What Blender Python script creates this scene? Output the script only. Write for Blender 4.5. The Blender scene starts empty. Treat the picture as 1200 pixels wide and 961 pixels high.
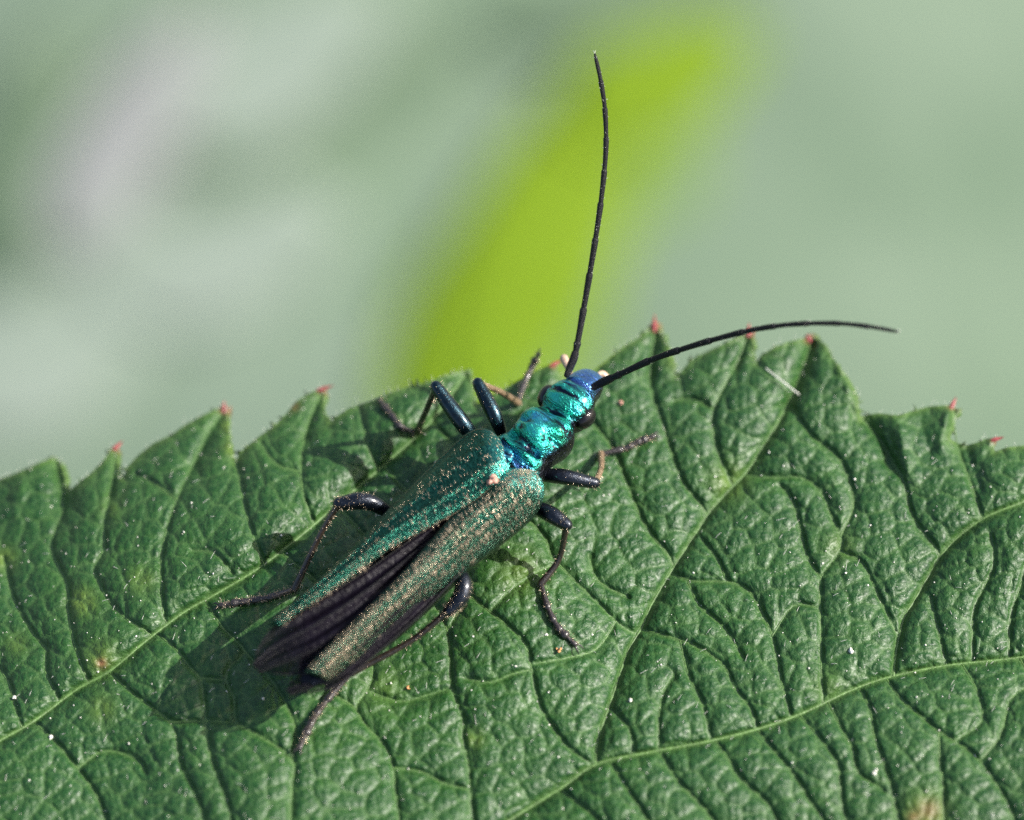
import bpy, math, random
import numpy as np
from mathutils import Vector

# ------------------------------------------------------------------ scene, camera, light
# one Blender unit stands for one millimetre
random.seed(7)
rng = np.random.default_rng(7)
scene = bpy.context.scene
col = scene.collection
ELEV, DIST, HALF = math.radians(58), 85.0, 10.5
C0 = np.array([0, -DIST * math.cos(ELEV), DIST * math.sin(ELEV)])
RIGHT = np.array([1.0, 0, 0])
UP = np.array([0, math.sin(ELEV), math.cos(ELEV)])
FWD = np.array([0, math.cos(ELEV), -math.sin(ELEV)])
cd = bpy.data.cameras.new("camera")
cam = bpy.data.objects.new("camera", cd)
col.objects.link(cam)
cam.location = C0
cam.rotation_euler = (math.pi / 2 - ELEV, 0, 0)
cd.sensor_width = 36
cd.lens = 36 * DIST / (2 * HALF)
cd.clip_start, cd.clip_end = 1, 20000
cd.dof.use_dof = True
cd.dof.focus_distance = DIST - 2.7
cd.dof.aperture_fstop = cd.lens * 0.001 / 2.7
scene.camera = cam

SUN_EL, SUN_AZ = math.radians(41), math.radians(4)      # azimuth from +X, anticlockwise
to_sun = Vector((math.cos(SUN_EL) * math.cos(SUN_AZ), math.cos(SUN_EL) * math.sin(SUN_AZ), math.sin(SUN_EL)))
w = bpy.data.worlds.new("World")
scene.world = w
w.use_nodes = True
sky = w.node_tree.nodes.new("ShaderNodeTexSky")
sky.sky_type = 'NISHITA'
sky.sun_disc = False
sky.dust_density, sky.ozone_density = 3.0, 0.3
sky.sun_elevation = SUN_EL
sky.sun_rotation = math.pi / 2 - SUN_AZ
bg = w.node_tree.nodes["Background"]
bg.inputs[1].default_value = 0.115
w.node_tree.links.new(sky.outputs[0], bg.inputs[0])
sl = bpy.data.lights.new("sun", 'SUN')
sl.energy = 4.6
sl.angle = math.radians(0.5)
sl.color = (1, 0.95, 0.88)
so = bpy.data.objects.new("sun", sl)
so.rotation_euler = to_sun.to_track_quat('Z', 'Y').to_euler()
col.objects.link(so)
vs = scene.view_settings
scene.cycles.use_denoising = False          # keeps the fine glints and a little grain, as a camera would
scene.cycles.sample_clamp_indirect = 4
vs.view_transform, vs.look, vs.exposure, vs.gamma = 'Standard', 'None', 0.78, 1

# ------------------------------------------------------------------ helpers
def ray(px, py):
    px, py = np.asarray(px, float), np.asarray(py, float)
    t = HALF / DIST
    return (FWD + RIGHT * ((px - 600) / 600 * t)[..., None] + UP * ((480.5 - py) / 600 * t)[..., None])
def P(px, py, z):
    """the place at height z that lies along the given line of sight"""
    d = ray(px, py)
    k = (np.asarray(z, float) - C0[2]) / d[..., 2]
    return C0 + d * k[..., None]
def Q(px, py, depth):
    return C0 + ray(px, py) * np.asarray(depth, float)[..., None]

def smooth_path(pts, step=None, n=None):
    """Catmull-Rom through the points; columns beyond the first ones ride along"""
    p = np.array(pts, float)
    if len(p) == 2:
        p = np.array([p[0], (p[0] + p[1]) / 2, p[1]])
    e = np.vstack([2 * p[0] - p[1], p, 2 * p[-1] - p[-2]])
    out = []
    for i in range(1, len(e) - 2):
        L = np.linalg.norm((e[i + 1] - e[i])[:2])
        m = max(2, int(L / step)) if step else n
        t = np.linspace(0, 1, m, endpoint=False)[:, None]
        a, b, c, d = e[i - 1], e[i], e[i + 1], e[i + 2]
        out.append(0.5 * (2 * b + (c - a) * t + (2 * a - 5 * b + 4 * c - d) * t ** 2 + (3 * b - a - 3 * c + d) * t ** 3))
    out.append(e[-2][None])
    return np.vstack(out)

def obj(name, verts, faces, mat=None, parent=None, smooth=True, attrs=None):
    me = bpy.data.meshes.new(name)
    me.from_pydata([tuple(v) for v in verts] if not isinstance(verts, np.ndarray) else verts.tolist(), [], faces)
    if mat:
        for m in (mat if isinstance(mat, (list, tuple)) else [mat]):
            me.materials.append(m)
    if smooth:
        me.polygons.foreach_set('use_smooth', [True] * len(me.polygons))
    for k, v in (attrs or {}).items():
        a = me.attributes.new(k, 'FLOAT', 'POINT')
        a.data.foreach_set('value', np.asarray(v, np.float32).ravel())
    me.update()
    o = bpy.data.objects.new(name, me)
    col.objects.link(o)
    if parent:
        o.parent = parent
        o.matrix_parent_inverse = parent.matrix_world.inverted()
    return o
def empty(name, loc=(0, 0, 0), parent=None):
    o = bpy.data.objects.new(name, None)
    col.objects.link(o)
    o.location = loc
    o.empty_display_size = 0.3
    if parent:
        o.parent = parent
    else:
        o.matrix_world.translation = loc
    return o
def tag(o, label, cat, group=None, kind=None):
    if label: o['label'] = label
    if cat: o['category'] = cat
    if group: o['group'] = group
    if kind: o['kind'] = kind
    return o

def tube(pts, rad, n=8, flat=1.0):
    """a tube with rounded ends along 3-D points"""
    p = np.array(pts, float); r = np.broadcast_to(np.array(rad, float), (len(p),)).copy()
    t = np.gradient(p, axis=0); t /= np.linalg.norm(t, axis=1)[:, None] + 1e-12
    # end caps: extra rings that close like half a ball
    pp, rr, tt = [], [], []
    for a in (75, 50, 25):
        s, c = math.sin(math.radians(a)), math.cos(math.radians(a))
        pp.append(p[0] - t[0] * r[0] * s); rr.append(r[0] * c); tt.append(t[0])
    pp += list(p); rr += list(r); tt += list(t)
    for a in (25, 50, 75):
        s, c = math.sin(math.radians(a)), math.cos(math.radians(a))
        pp.append(p[-1] + t[-1] * r[-1] * s); rr.append(r[-1] * c); tt.append(t[-1])
    u = np.cross(tt[0], [0, 0, 1.0])
    if np.linalg.norm(u) < 1e-3: u = np.array([1.0, 0, 0])
    V, F = [], []
    for q, rad_, tn in zip(pp, rr, tt):
        u = u - tn * np.dot(u, tn); u /= np.linalg.norm(u)
        v = np.cross(tn, u)
        for k in range(n):
            a = 2 * math.pi * k / n
            V.append(q + rad_ * (u * math.cos(a) + v * math.sin(a) * flat))
    m = len(pp)
    for i in range(m - 1):
        for k in range(n):
            F.append((i * n + k, i * n + (k + 1) % n, (i + 1) * n + (k + 1) % n, (i + 1) * n + k))
    F.append(tuple(range(n - 1, -1, -1)))
    F.append(tuple((m - 1) * n + k for k in range(n)))
    return V, F
def merge(parts):
    V, F = [], []
    for v, f in parts:
        o = len(V); V += list(v); F += [tuple(i + o for i in q) for q in f]
    return V, F
def slivers(bases, dirs, lens, rad):
    """many fine tapering hairs in one mesh, each slightly bent"""
    n = len(bases); b = np.array(bases); d = np.array(dirs); d = d / np.linalg.norm(d, axis=1)[:, None]
    L = np.asarray(lens)[:, None]; r = np.broadcast_to(np.asarray(rad, float), (n,))[:, None]
    u = np.cross(d, [0.3, 0.2, 1.0]); u /= np.linalg.norm(u, axis=1)[:, None]; v = np.cross(d, u)
    ring = [b + r * (u * math.cos(a) + v * math.sin(a)) for a in (0, 2.1, 4.2)]
    sag = np.array([0, 0, -1.0]) * L * 0.08
    mid = [b + d * L * 0.55 - sag + 0.75 * r * (u * math.cos(a) + v * math.sin(a)) for a in (0, 2.1, 4.2)]
    tip = b + d * L
    V = np.stack(ring + mid + [tip], 1).reshape(-1, 3)
    F = []
    for i in range(n):
        o = 7 * i
        for k in range(3):
            k2 = (k + 1) % 3
            F.append((o + k, o + k2, o + 3 + k2, o + 3 + k)); F.append((o + 3 + k, o + 3 + k2, o + 6))
    return V, F
def blob(c, r, seed=0, squash=0.8):
    """a lumpy little grain"""
    g = np.random.default_rng(seed)
    V, F = [], []
    nu, nv = 8, 5
    for j in range(nv + 1):
        th = math.pi * j / nv
        for i in range(nu):
            ph = 2 * math.pi * i / nu
            k = r * (1 + g.uniform(-.42, .42))
            V.append(np.array(c) + k * np.array([math.sin(th) * math.cos(ph), math.sin(th) * math.sin(ph), squash * math.cos(th)]))
    for j in range(nv):
        for i in range(nu):
            F.append((j * nu + i, j * nu + (i + 1) % nu, (j + 1) * nu + (i + 1) % nu, (j + 1) * nu + i))
    return V, F

# ------------------------------------------------------------------ materials
class Mat:
    def __init__(s, name):
        s.m = bpy.data.materials.new(name); s.m.use_nodes = True
        s.t = s.m.node_tree; s.b = s.t.nodes["Principled BSDF"]; s.out = s.t.nodes["Material Output"]
    def n(s, typ, **kw):
        nd = s.t.nodes.new(typ)
        for k, v in kw.items(): setattr(nd, k, v)
        return nd
    def l(s, a, b): s.t.links.new(a, b)
    def set(s, **kw):
        for k, v in kw.items():
            v = tuple(v) + (1,) if isinstance(v, (tuple, list)) and len(v) == 3 else v
            s.b.inputs[k.replace('_', ' ')].default_value = v
        return s
    def coord(s, scale=(1, 1, 1), rot=(0, 0, 0)):
        tc = s.n("ShaderNodeTexCoord"); mp = s.n("ShaderNodeMapping")
        mp.inputs['Scale'].default_value = scale; mp.inputs['Rotation'].default_value = rot
        s.l(tc.outputs['Object'], mp.inputs[0]); return mp.outputs[0]
    def streak(s, deg, along, across):
        """coordinates stretched along one direction over the ground plan"""
        a = s.coord((1, 1, 1), (0, 0, math.radians(-deg)))
        mp = s.n("ShaderNodeMapping"); mp.inputs['Scale'].default_value = (along, across, across)
        s.l(a, mp.inputs[0]); return mp.outputs[0]
    def noise(s, vec, scale, detail=4, rough=0.6):
        nd = s.n("ShaderNodeTexNoise"); nd.inputs['Scale'].default_value = scale
        nd.inputs['Detail'].default_value = detail; nd.inputs['Roughness'].default_value = rough
        if vec is not None: s.l(vec, nd.inputs['Vector'])
        return nd.outputs['Fac']
    def ramp(s, fac, stops):
        nd = s.n("ShaderNodeValToRGB"); el = nd.color_ramp.elements
        while len(el) < len(stops): el.new(0.5)
        for e, (p, c) in zip(el, stops):
            e.position = p; e.color = tuple(c) + (1,) if len(c) == 3 else c
        s.l(fac, nd.inputs[0]); return nd.outputs[0]
    def mix(s, fac, a, b, mode='MIX'):
        nd = s.n("ShaderNodeMix", data_type='RGBA', blend_type=mode)
        for val, i in ((fac, 0), (a, 6), (b, 7)):
            if hasattr(val, 'is_linked') or isinstance(val, bpy.types.NodeSocket): s.l(val, nd.inputs[i])
            elif i == 0: nd.inputs[0].default_value = val
            else: nd.inputs[i].default_value = tuple(val) + (1,)
        return nd.outputs[2]
    def math(s, op, a, b=0.0):
        nd = s.n("ShaderNodeMath", operation=op)
        for v, i in ((a, 0), (b, 1)):
            if isinstance(v, bpy.types.NodeSocket): s.l(v, nd.inputs[i])
            else: nd.inputs[i].default_value = v
        return nd.outputs[0]
    def attr(s, name):
        return s.n("ShaderNodeAttribute", attribute_name=name).outputs['Fac']
    def bump(s, h, dist, strength=1.0, prev=None):
        nd = s.n("ShaderNodeBump"); nd.inputs['Distance'].default_value = dist; nd.inputs['Strength'].default_value = strength
        s.l(h, nd.inputs['Height'])
        if prev is not None: s.l(prev, nd.inputs['Normal'])
        return nd.outputs[0]
    def thin(s, amount, colour):
        """some of the light passes through, as in any thin leaf"""
        tr = s.n("ShaderNodeBsdfTranslucent"); mx = s.n("ShaderNodeMixShader"); mx.inputs[0].default_value = amount
        if isinstance(colour, bpy.types.NodeSocket): s.l(colour, tr.inputs[0])
        else: tr.inputs[0].default_value = tuple(colour) + (1,)
        s.l(s.b.outputs[0], mx.inputs[1]); s.l(tr.outputs[0], mx.inputs[2]); s.l(mx.outputs[0], s.out.inputs[0])

def mat_leaf():
    M = Mat("leaf_green"); v = M.coord()
    big = M.noise(v, 0.35, 3); mid = M.noise(v, 2.2, 4); fine = M.noise(v, 14, 3)
    c = M.ramp(mid, [(0.3, (0.006, 0.045, 0.007)), (0.55, (0.013, 0.068, 0.010)), (0.75, (0.030, 0.100, 0.014))])
    c = M.mix(M.ramp(big, [(0.42, (0, 0, 0)), (0.7, (0.5, 0.5, 0.5))]), c, (0.011, 0.058, 0.014))
    c = M.mix(M.ramp(fine, [(0.56, (0, 0, 0)), (0.75, (.5, .5, .5))]), c, (0.040, 0.12, 0.036))
    c = M.mix(M.attr("yellow"), c, (0.13, 0.21, 0.030))
    c = M.mix(M.attr("vein"), c, (0.080, 0.165, 0.045))
    c = M.mix(M.attr("red"), c, (0.22, 0.05, 0.045))
    c = M.mix(M.attr("brown"), c, (0.20, 0.085, 0.035))
    M.l(c, M.b.inputs['Base Color'])
    M.set(Roughness=0.5, Specular_IOR_Level=0.44, Coat_Weight=0.13, Coat_Roughness=0.28, Sheen_Weight=0.0, Sheen_Roughness=0.5)
    vo = M.n("ShaderNodeTexVoronoi", feature='DISTANCE_TO_EDGE'); vo.inputs['Scale'].default_value = 5.5
    M.l(v, vo.inputs['Vector'])
    e = M.ramp(vo.outputs['Distance'], [(0, (0, 0, 0)), (0.22, (1, 1, 1))])
    b1 = M.bump(e, 0.02, 0.45)
    b2 = M.bump(M.noise(v, 26, 2), 0.030, 0.6, b1)
    M.l(b2, M.b.inputs['Normal'])
    M.l(M.ramp(M.noise(v, 6, 4), [(0.3, (.36,) * 3), (0.7, (.58,) * 3)]), M.b.inputs['Roughness'])
    M.thin(0.14, (0.05, 0.20, 0.02))
    return M.m
def mat_plain(name, colour, rough=0.5, var=0.25, scale=8, metallic=0.0, bump=0.0, thin=0.0, tcol=None, spec=0.5, coat=0.0):
    M = Mat(name); v = M.coord()
    f = M.noise(v, scale, 4)
    lo = tuple(x * (1 - var) for x in colour); hi = tuple(min(1, x * (1 + var)) for x in colour)
    M.l(M.ramp(f, [(0.3, lo), (0.7, hi)]), M.b.inputs['Base Color'])
    M.set(Roughness=rough, Metallic=metallic, Specular_IOR_Level=spec, Coat_Weight=coat, Coat_Roughness=0.15)
    if bump: M.l(M.bump(M.noise(v, scale * 3, 3), bump), M.b.inputs['Normal'])
    if thin: M.thin(thin, tcol or colour)
    return M.m
def mat_elytron():
    M = Mat("elytron_metal"); v = M.coord()
    st = M.streak(-64, 9, 42)
    g = M.noise(v, 1.1, 3); s = M.noise(st, 1.0, 2, 0.5)
    teal = M.ramp(s, [(0.32, (0.004, 0.030, 0.022)), (0.52, (0.010, 0.078, 0.054)), (0.70, (0.035, 0.15, 0.11))])
    gold = M.ramp(s, [(0.38, (0.012, 0.026, 0.016)), (0.56, (0.050, 0.060, 0.034)), (0.72, (0.17, 0.125, 0.068))])  # lightest streaks paint gold sheen and hair glints into the metal colour
    f = M.math('ADD', M.attr("bronze"), M.math('MULTIPLY', M.math('SUBTRACT', g, 0.5), 0.9))
    c = M.mix(f, teal, gold)
    c = M.mix(M.attr("shoulder_sheen"), c, (0.14, 0.68, 0.60))  # bright teal painted at the front edge in place of its sky reflection
    M.l(c, M.b.inputs['Base Color'])
    M.set(Metallic=0.95, Roughness=0.25)
    vo = M.n("ShaderNodeTexVoronoi", feature='F1'); vo.inputs['Scale'].default_value = 15
    M.l(v, vo.inputs['Vector'])
    b1 = M.bump(vo.outputs['Distance'], 0.02, 0.3)
    b2 = M.bump(s, 0.045, 1.0, b1)
    M.l(b2, M.b.inputs['Normal'])
    return M.m
def mat_body():
    M = Mat("body_metal"); v = M.coord()
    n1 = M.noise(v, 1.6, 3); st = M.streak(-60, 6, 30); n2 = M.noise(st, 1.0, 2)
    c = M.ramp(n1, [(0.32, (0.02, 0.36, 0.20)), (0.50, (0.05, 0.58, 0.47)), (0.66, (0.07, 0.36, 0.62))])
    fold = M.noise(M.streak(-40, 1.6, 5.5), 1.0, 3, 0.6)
    c = M.mix(M.ramp(fold, [(0.38, (1, 1, 1)), (0.50, (0, 0, 0))]), c, (0.008, 0.016, 0.040))  # navy in the folds paints crease shade and dark reflections into the colour
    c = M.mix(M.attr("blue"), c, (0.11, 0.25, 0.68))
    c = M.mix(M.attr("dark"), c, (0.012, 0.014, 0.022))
    M.l(c, M.b.inputs['Base Color'])
    M.set(Metallic=1.0, Roughness=0.31, Coat_Weight=0.3, Coat_Roughness=0.26)
    b1 = M.bump(fold, 0.16, 1.0)
    b2 = M.bump(n2, 0.028, 1.0, b1)
    M.l(b2, M.b.inputs['Normal'])
    return M.m
def mat_wing():
    M = Mat("wing_membrane"); v = M.coord()
    c = M.ramp(M.noise(v, 3, 4), [(0.3, (0.0025, 0.002, 0.0036)), (0.7, (0.008, 0.006, 0.012))])
    M.l(c, M.b.inputs['Base Color'])
    M.set(Roughness=0.36, Specular_IOR_Level=0.12)
    M.l(M.bump(M.noise(v, 9, 4), 0.05, 0.6), M.b.inputs['Normal'])
    tr = M.n("ShaderNodeBsdfTransparent"); tr.inputs[0].default_value = (0.55, 0.5, 0.55, 1)
    mx = M.n("ShaderNodeMixShader"); M.l(M.attr("clear"), mx.inputs[0])
    M.l(M.b.outputs[0], mx.inputs[1]); M.l(tr.outputs[0], mx.inputs[2]); M.l(mx.outputs[0], M.out.inputs[0])
    return M.m

MAT = dict(
    leaf=mat_leaf(), elytron=mat_elytron(), body=mat_body(), wing=mat_wing(),
    vein=mat_plain("vein_pale_green", (0.085, 0.165, 0.045), 0.5, 0.35, 5, bump=0.02),
    tip=mat_plain("tooth_red", (0.30, 0.06, 0.06), 0.4, 0.3, 6, thin=0.2),
    rim=mat_plain("margin_bronze", (0.11, 0.085, 0.055), 0.4, 0.5, 12, metallic=0.5, bump=0.03),
    femur=mat_plain("femur_blue_black", (0.008, 0.012, 0.020), 0.27, 0.5, 10, metallic=0.7, bump=0.012, coat=0.6),
    femur_green=mat_plain("femur_teal", (0.008, 0.026, 0.036), 0.27, 0.5, 8, metallic=0.9, bump=0.012, coat=0.6),
    tibia=mat_plain("tibia_brown", (0.022, 0.015, 0.010), 0.38, 0.5, 10, bump=0.012, coat=0.6),
    tibia_pale=mat_plain("tibia_amber", (0.19, 0.13, 0.08), 0.35, 0.4, 8, bump=0.02),
    tarsus=mat_plain("tarsus_dark", (0.018, 0.013, 0.012), 0.38, 0.6, 12, bump=0.012, coat=0.6),
    antenna=mat_plain("antenna_black", (0.006, 0.006, 0.008), 0.45, 0.4, 20, bump=0.02, spec=0.25),
    eye=mat_plain("eye_black", (0.005, 0.004, 0.005), 0.12, 0.3, 14, bump=0.004),
    palp=mat_plain("palp_tan", (0.42, 0.30, 0.22), 0.35, 0.3, 8),
    gold=mat_plain("hair_gold", (0.70, 0.56, 0.40), 0.28, 0.4, 3, metallic=0.6),
    hair=mat_plain("hair_clear", (0.75, 0.76, 0.70), 0.25, 0.1, 3, thin=0.4),
    dust=mat_plain("dust_white", (0.78, 0.76, 0.68), 0.5, 0.15, 5),
    pollen=mat_plain("pollen_orange", (0.62, 0.30, 0.12), 0.6, 0.25, 14),
    pink=mat_plain("speck_pink", (0.55, 0.30, 0.23), 0.6, 0.2, 10, bump=0.03),
)

# ------------------------------------------------------------------ the leaf: outline and veins (traced, then laid on the leaf plane)
OUT = [(-150, 640), (-90, 612), (-50, 604), (-44, 590), (-25, 588), (-15, 572), (0, 561), (12, 557), (30, 549), (50, 540), (62, 537), (66, 537), (71, 546), (75, 562),
       (77, 579), (90, 567), (108, 553), (122, 538), (131, 526), (136, 523), (137, 530), (138, 543), (141, 556), (144, 561), (149, 547), (162, 533), (180, 519),
       (200, 510), (215, 499), (232, 489), (250, 481), (259, 478), (265, 480), (267, 492), (270, 516), (274, 534), (276, 542), (281, 531), (290, 522), (304, 511), (322, 498),
       (336, 484), (346, 471), (360, 462), (374, 456), (379, 456), (380, 470), (382, 486), (386, 496), (394, 488), (410, 477), (430, 471), (452, 462),
       (480, 453), (500, 448), (520, 441), (535, 436), (545, 434), (551, 440), (555, 458), (558, 474), (575, 464), (600, 450), (622, 437), (640, 429),
       (648, 426), (652, 430), (656, 440), (664, 452), (676, 448), (690, 439), (704, 428), (720, 415), (733, 405), (750, 395), (760, 385), (765, 381), (770, 384), (775, 392),
       (783, 404), (790, 420), (793, 442), (799, 434), (810, 422), (830, 411), (850, 402), (864, 394), (874, 389), (879, 390), (882, 400), (884, 418), (886, 426),
       (891, 417), (905, 408), (922, 401), (940, 397), (955, 396), (966, 402), (973, 413), (982, 428), (994, 442), (1003, 458), (1007, 476), (1009, 492), (1016, 486),
       (1030, 484), (1045, 486), (1056, 486), (1070, 481), (1090, 476), (1108, 475), (1117, 475), (1121, 484), (1119, 500), (1113, 514), (1128, 523),
       (1143, 519), (1156, 514), (1167, 513), (1166, 521), (1164, 530), (1180, 524), (1200, 522), (1222, 515), (1240, 514), (1243, 530), (1246, 543), (1270, 540), (1300, 548),
       (1310, 570), (1340, 590), (1400, 690), (1430, 860), (1400, 1040), (1300, 1200), (1100, 1310), (800, 1360), (450, 1340), (120, 1260), (-150, 1120), (-260, 930), (-240, 740)]
TIPS = [((136, 524), (145, 516)), ((262, 480), (263, 468)), ((377, 456), (393, 451)), ((649, 427), (663, 420)), ((767, 383), (767, 366)),
        ((877, 390), (878, 376)), ((1116, 475), (1121, 464)), ((1166, 515), (1178, 512)), ((948, 398), (945, 391)), ((1243, 516), (1252, 510))]
V1 = [  # the strong veins
    [(-240, 1010), (-140, 950), (-60, 905), (0, 868), (40, 845), (90, 808), (128, 787), (170, 752), (215, 718), (250, 698), (300, 668), (345, 634), (395, 592), (450, 545), (505, 494), (545, 440)],
    [(250, 1130), (400, 1065), (480, 1025), (560, 985), (610, 953), (660, 922), (698, 896), (760, 882), (830, 869), (890, 854), (940, 836), (1000, 808), (1045, 793), (1110, 780), (1200, 770), (1300, 752), (1395, 745)],
    [(698, 896), (700, 868), (711, 835), (724, 797), (736, 762), (752, 736), (762, 711), (785, 672), (800, 648), (815, 625), (833, 598), (853, 576), (875, 553), (892, 528), (915, 490), (935, 450), (952, 402)],
    [(1047, 792), (1049, 770), (1058, 727), (1070, 706), (1085, 680), (1102, 652), (1122, 630), (1150, 609), (1176, 597), (1205, 585), (1240, 555), (1245, 520)],
]
V2 = [
    [(103, 796), (98, 786), (86, 752), (79, 712), (78, 685), (60, 645), (65, 620), (75, 592), (70, 560), (64, 540)],
    [(70, 824), (66, 814), (53, 787), (54, 762), (38, 742), (15, 700), (5, 655)], [(26, 855), (15, 820), (10, 800), (-5, 778), (-30, 740), (-40, 690)],
    [(178, 746), (170, 739), (150, 727), (132, 710), (117, 687), (110, 665), (121, 645), (122, 612), (130, 575), (135, 530)],
    [(196, 733), (192, 722), (189, 697), (189, 650), (195, 622), (207, 585), (225, 547), (240, 515), (252, 495), (262, 482)],
    [(207, 586), (180, 566), (160, 557)], [(310, 664), (300, 638), (288, 600), (280, 560), (277, 545)], [(272, 672), (252, 649), (225, 645)],
    [(368, 616), (357, 585), (352, 553), (357, 512), (366, 482), (377, 460)], [(445, 552), (432, 527), (427, 505), (420, 475)], [(352, 553), (325, 545), (305, 520)],
    [(41, 847), (67, 872), (92, 902), (112, 930), (122, 955), (132, 1000), (150, 1060)], [(92, 900), (122, 880), (160, 890), (170, 905)],
    [(128, 788), (152, 810), (176, 828), (200, 847), (207, 867), (212, 897), (226, 925), (237, 953), (245, 1000), (250, 1070)],
    [(184, 743), (207, 762), (222, 782), (235, 796), (240, 830), (245, 880), (257, 915), (267, 942), (275, 990)],
    [(240, 704), (262, 737), (287, 764), (270, 780), (265, 797), (274, 818), (277, 847), (300, 860), (342, 890), (342, 922), (340, 960), (345, 1010), (350, 1080)],
    [(200, 847), (240, 845), (277, 847)], [(235, 795), (265, 797)], [(287, 764), (320, 800), (345, 850), (343, 888)],
    [(330, 648), (380, 690), (415, 740), (436, 780), (432, 806), (417, 830), (435, 857), (450, 873), (460, 897), (463, 925), (467, 955), (472, 1030)],
    [(395, 592), (450, 650), (500, 695), (523, 736), (527, 768), (529, 805), (541, 838), (543, 866), (549, 898), (551, 930), (555, 960), (558, 984)],
    [(417, 830), (390, 812), (370, 790)], [(435, 812), (470, 822), (500, 815), (528, 806)], [(462, 900), (495, 905), (520, 918), (550, 925)],
    [(450, 545), (490, 590), (540, 640), (548, 665), (545, 700), (525, 738)], [(541, 690), (570, 714), (600, 738), (616, 756), (623, 785), (631, 823), (648, 853), (668, 878), (692, 894)],
    [(505, 494), (560, 550), (615, 605), (640, 632), (645, 650), (675, 682), (702, 708), (722, 728), (742, 742), (750, 738)],
    [(655, 660), (630, 670), (600, 690), (575, 715)], [(623, 785), (600, 790), (575, 800), (545, 795)], [(722, 728), (700, 760), (670, 770), (625, 778)],
    [(789, 664), (780, 646), (767, 632), (751, 607), (740, 580), (727, 548), (714, 520), (690, 490)],
    [(828, 604), (820, 590), (807, 575), (796, 557), (785, 525), (775, 492), (762, 450), (768, 388)],
    [(858, 570), (852, 555), (842, 532), (835, 502), (837, 478), (850, 450), (866, 420), (876, 393)], [(836, 480), (812, 467), (790, 470)], [(735, 700), (700, 680), (690, 650)],
    [(786, 672), (810, 681), (852, 682), (877, 692), (896, 724), (906, 750), (915, 796), (927, 840)],
    [(751, 738), (780, 745), (812, 756), (832, 767), (850, 782), (861, 807), (880, 831), (887, 854)], [(797, 751), (806, 790), (822, 822), (833, 868)],
    [(772, 880), (772, 838), (778, 810), (790, 790)], [(741, 886), (738, 856), (717, 832)], [(806, 682), (820, 710), (848, 735), (870, 770)], [(852, 682), (840, 655), (822, 632)],
    [(964, 825), (962, 775), (961, 715), (962, 677), (984, 646), (985, 628), (972, 600), (964, 578), (940, 560), (900, 560), (872, 556)], [(962, 677), (945, 650), (930, 590), (915, 570)],
    [(905, 745), (930, 710), (961, 712)], [(984, 646), (1010, 660), (1030, 700), (1052, 745)], [(985, 628), (1000, 590), (985, 540), (950, 510), (925, 475)],
    [(1101, 653), (1095, 640), (1075, 615), (1065, 592), (1060, 566), (1048, 545), (1035, 520), (1012, 492)], [(1150, 609), (1146, 592), (1132, 552), (1122, 525), (1117, 480)],
    [(1182, 772), (1184, 725), (1196, 685), (1206, 655), (1230, 620), (1270, 590)], [(1109, 780), (1100, 742), (1090, 700)], [(1139, 775), (1140, 722), (1148, 698), (1165, 660), (1160, 625)],
    [(1039, 796), (1056, 820), (1080, 840), (1100, 857), (1120, 870), (1147, 890), (1170, 922), (1187, 955), (1200, 1000), (1210, 1060)],
    [(1150, 890), (1171, 864), (1180, 832), (1188, 815), (1230, 790)], [(1100, 857), (1101, 890), (1105, 920), (1106, 955), (1112, 1010)],
    [(1006, 806), (1020, 832), (1023, 858), (1033, 888), (1043, 917), (1050, 945), (1060, 990), (1070, 1060)], [(970, 822), (985, 852), (1000, 880), (1005, 905), (1035, 925)],
    [(937, 838), (960, 865), (980, 892), (984, 912), (988, 947), (1000, 990)], [(887, 855), (900, 872), (920, 895), (937, 918), (950, 940), (967, 965), (985, 1020)],
    [(838, 868), (857, 895), (870, 915), (900, 942), (915, 970)], [(773, 880), (790, 910), (808, 930), (830, 953), (850, 985), (870, 1040)],
    [(715, 893), (735, 925), (750, 947), (766, 976), (785, 1030)], [(655, 925), (675, 940), (700, 961), (718, 990), (730, 1050)], [(1127, 778), (1145, 810), (1150, 845), (1120, 868)],
    [(1195, 772), (1230, 830), (1270, 900), (1300, 990)],
]
OUTn = np.array(OUT, float)
def seg_arrays(lines):
    A = np.vstack([l[:-1] for l in lines]); B = np.vstack([l[1:] for l in lines]); return A, B
def dist_to(pts, A, B, reach, clamp=400.0):
    """distance from many points to many short segments, worked out only within reach"""
    d = np.full(len(pts), clamp)
    order = np.argsort(pts[:, 0], kind='stable'); xs = pts[order, 0]
    for a, b in zip(A, B):
        lo, hi = np.searchsorted(xs, [min(a[0], b[0]) - reach, max(a[0], b[0]) + reach])
        idx = order[lo:hi]
        q = pts[idx]
        k = (q[:, 1] > min(a[1], b[1]) - reach) & (q[:, 1] < max(a[1], b[1]) + reach)
        idx = idx[k]; q = q[k]
        if not len(q): continue
        ab = b - a
        t = np.clip(((q - a) @ ab) / max(1e-9, ab @ ab), 0, 1)
        dd = np.hypot(*(q - a - t[:, None] * ab).T)
        d[idx] = np.minimum(d[idx], dd)
    return d
V1s = [smooth_path(v, step=9) for v in V1]
V2s = [smooth_path(v, step=9) for v in V2]
A1, B1 = seg_arrays(V1s)
A2, B2 = seg_arrays(V2s)
AO, BO = OUTn, np.roll(OUTn, -1, axis=0)

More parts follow.
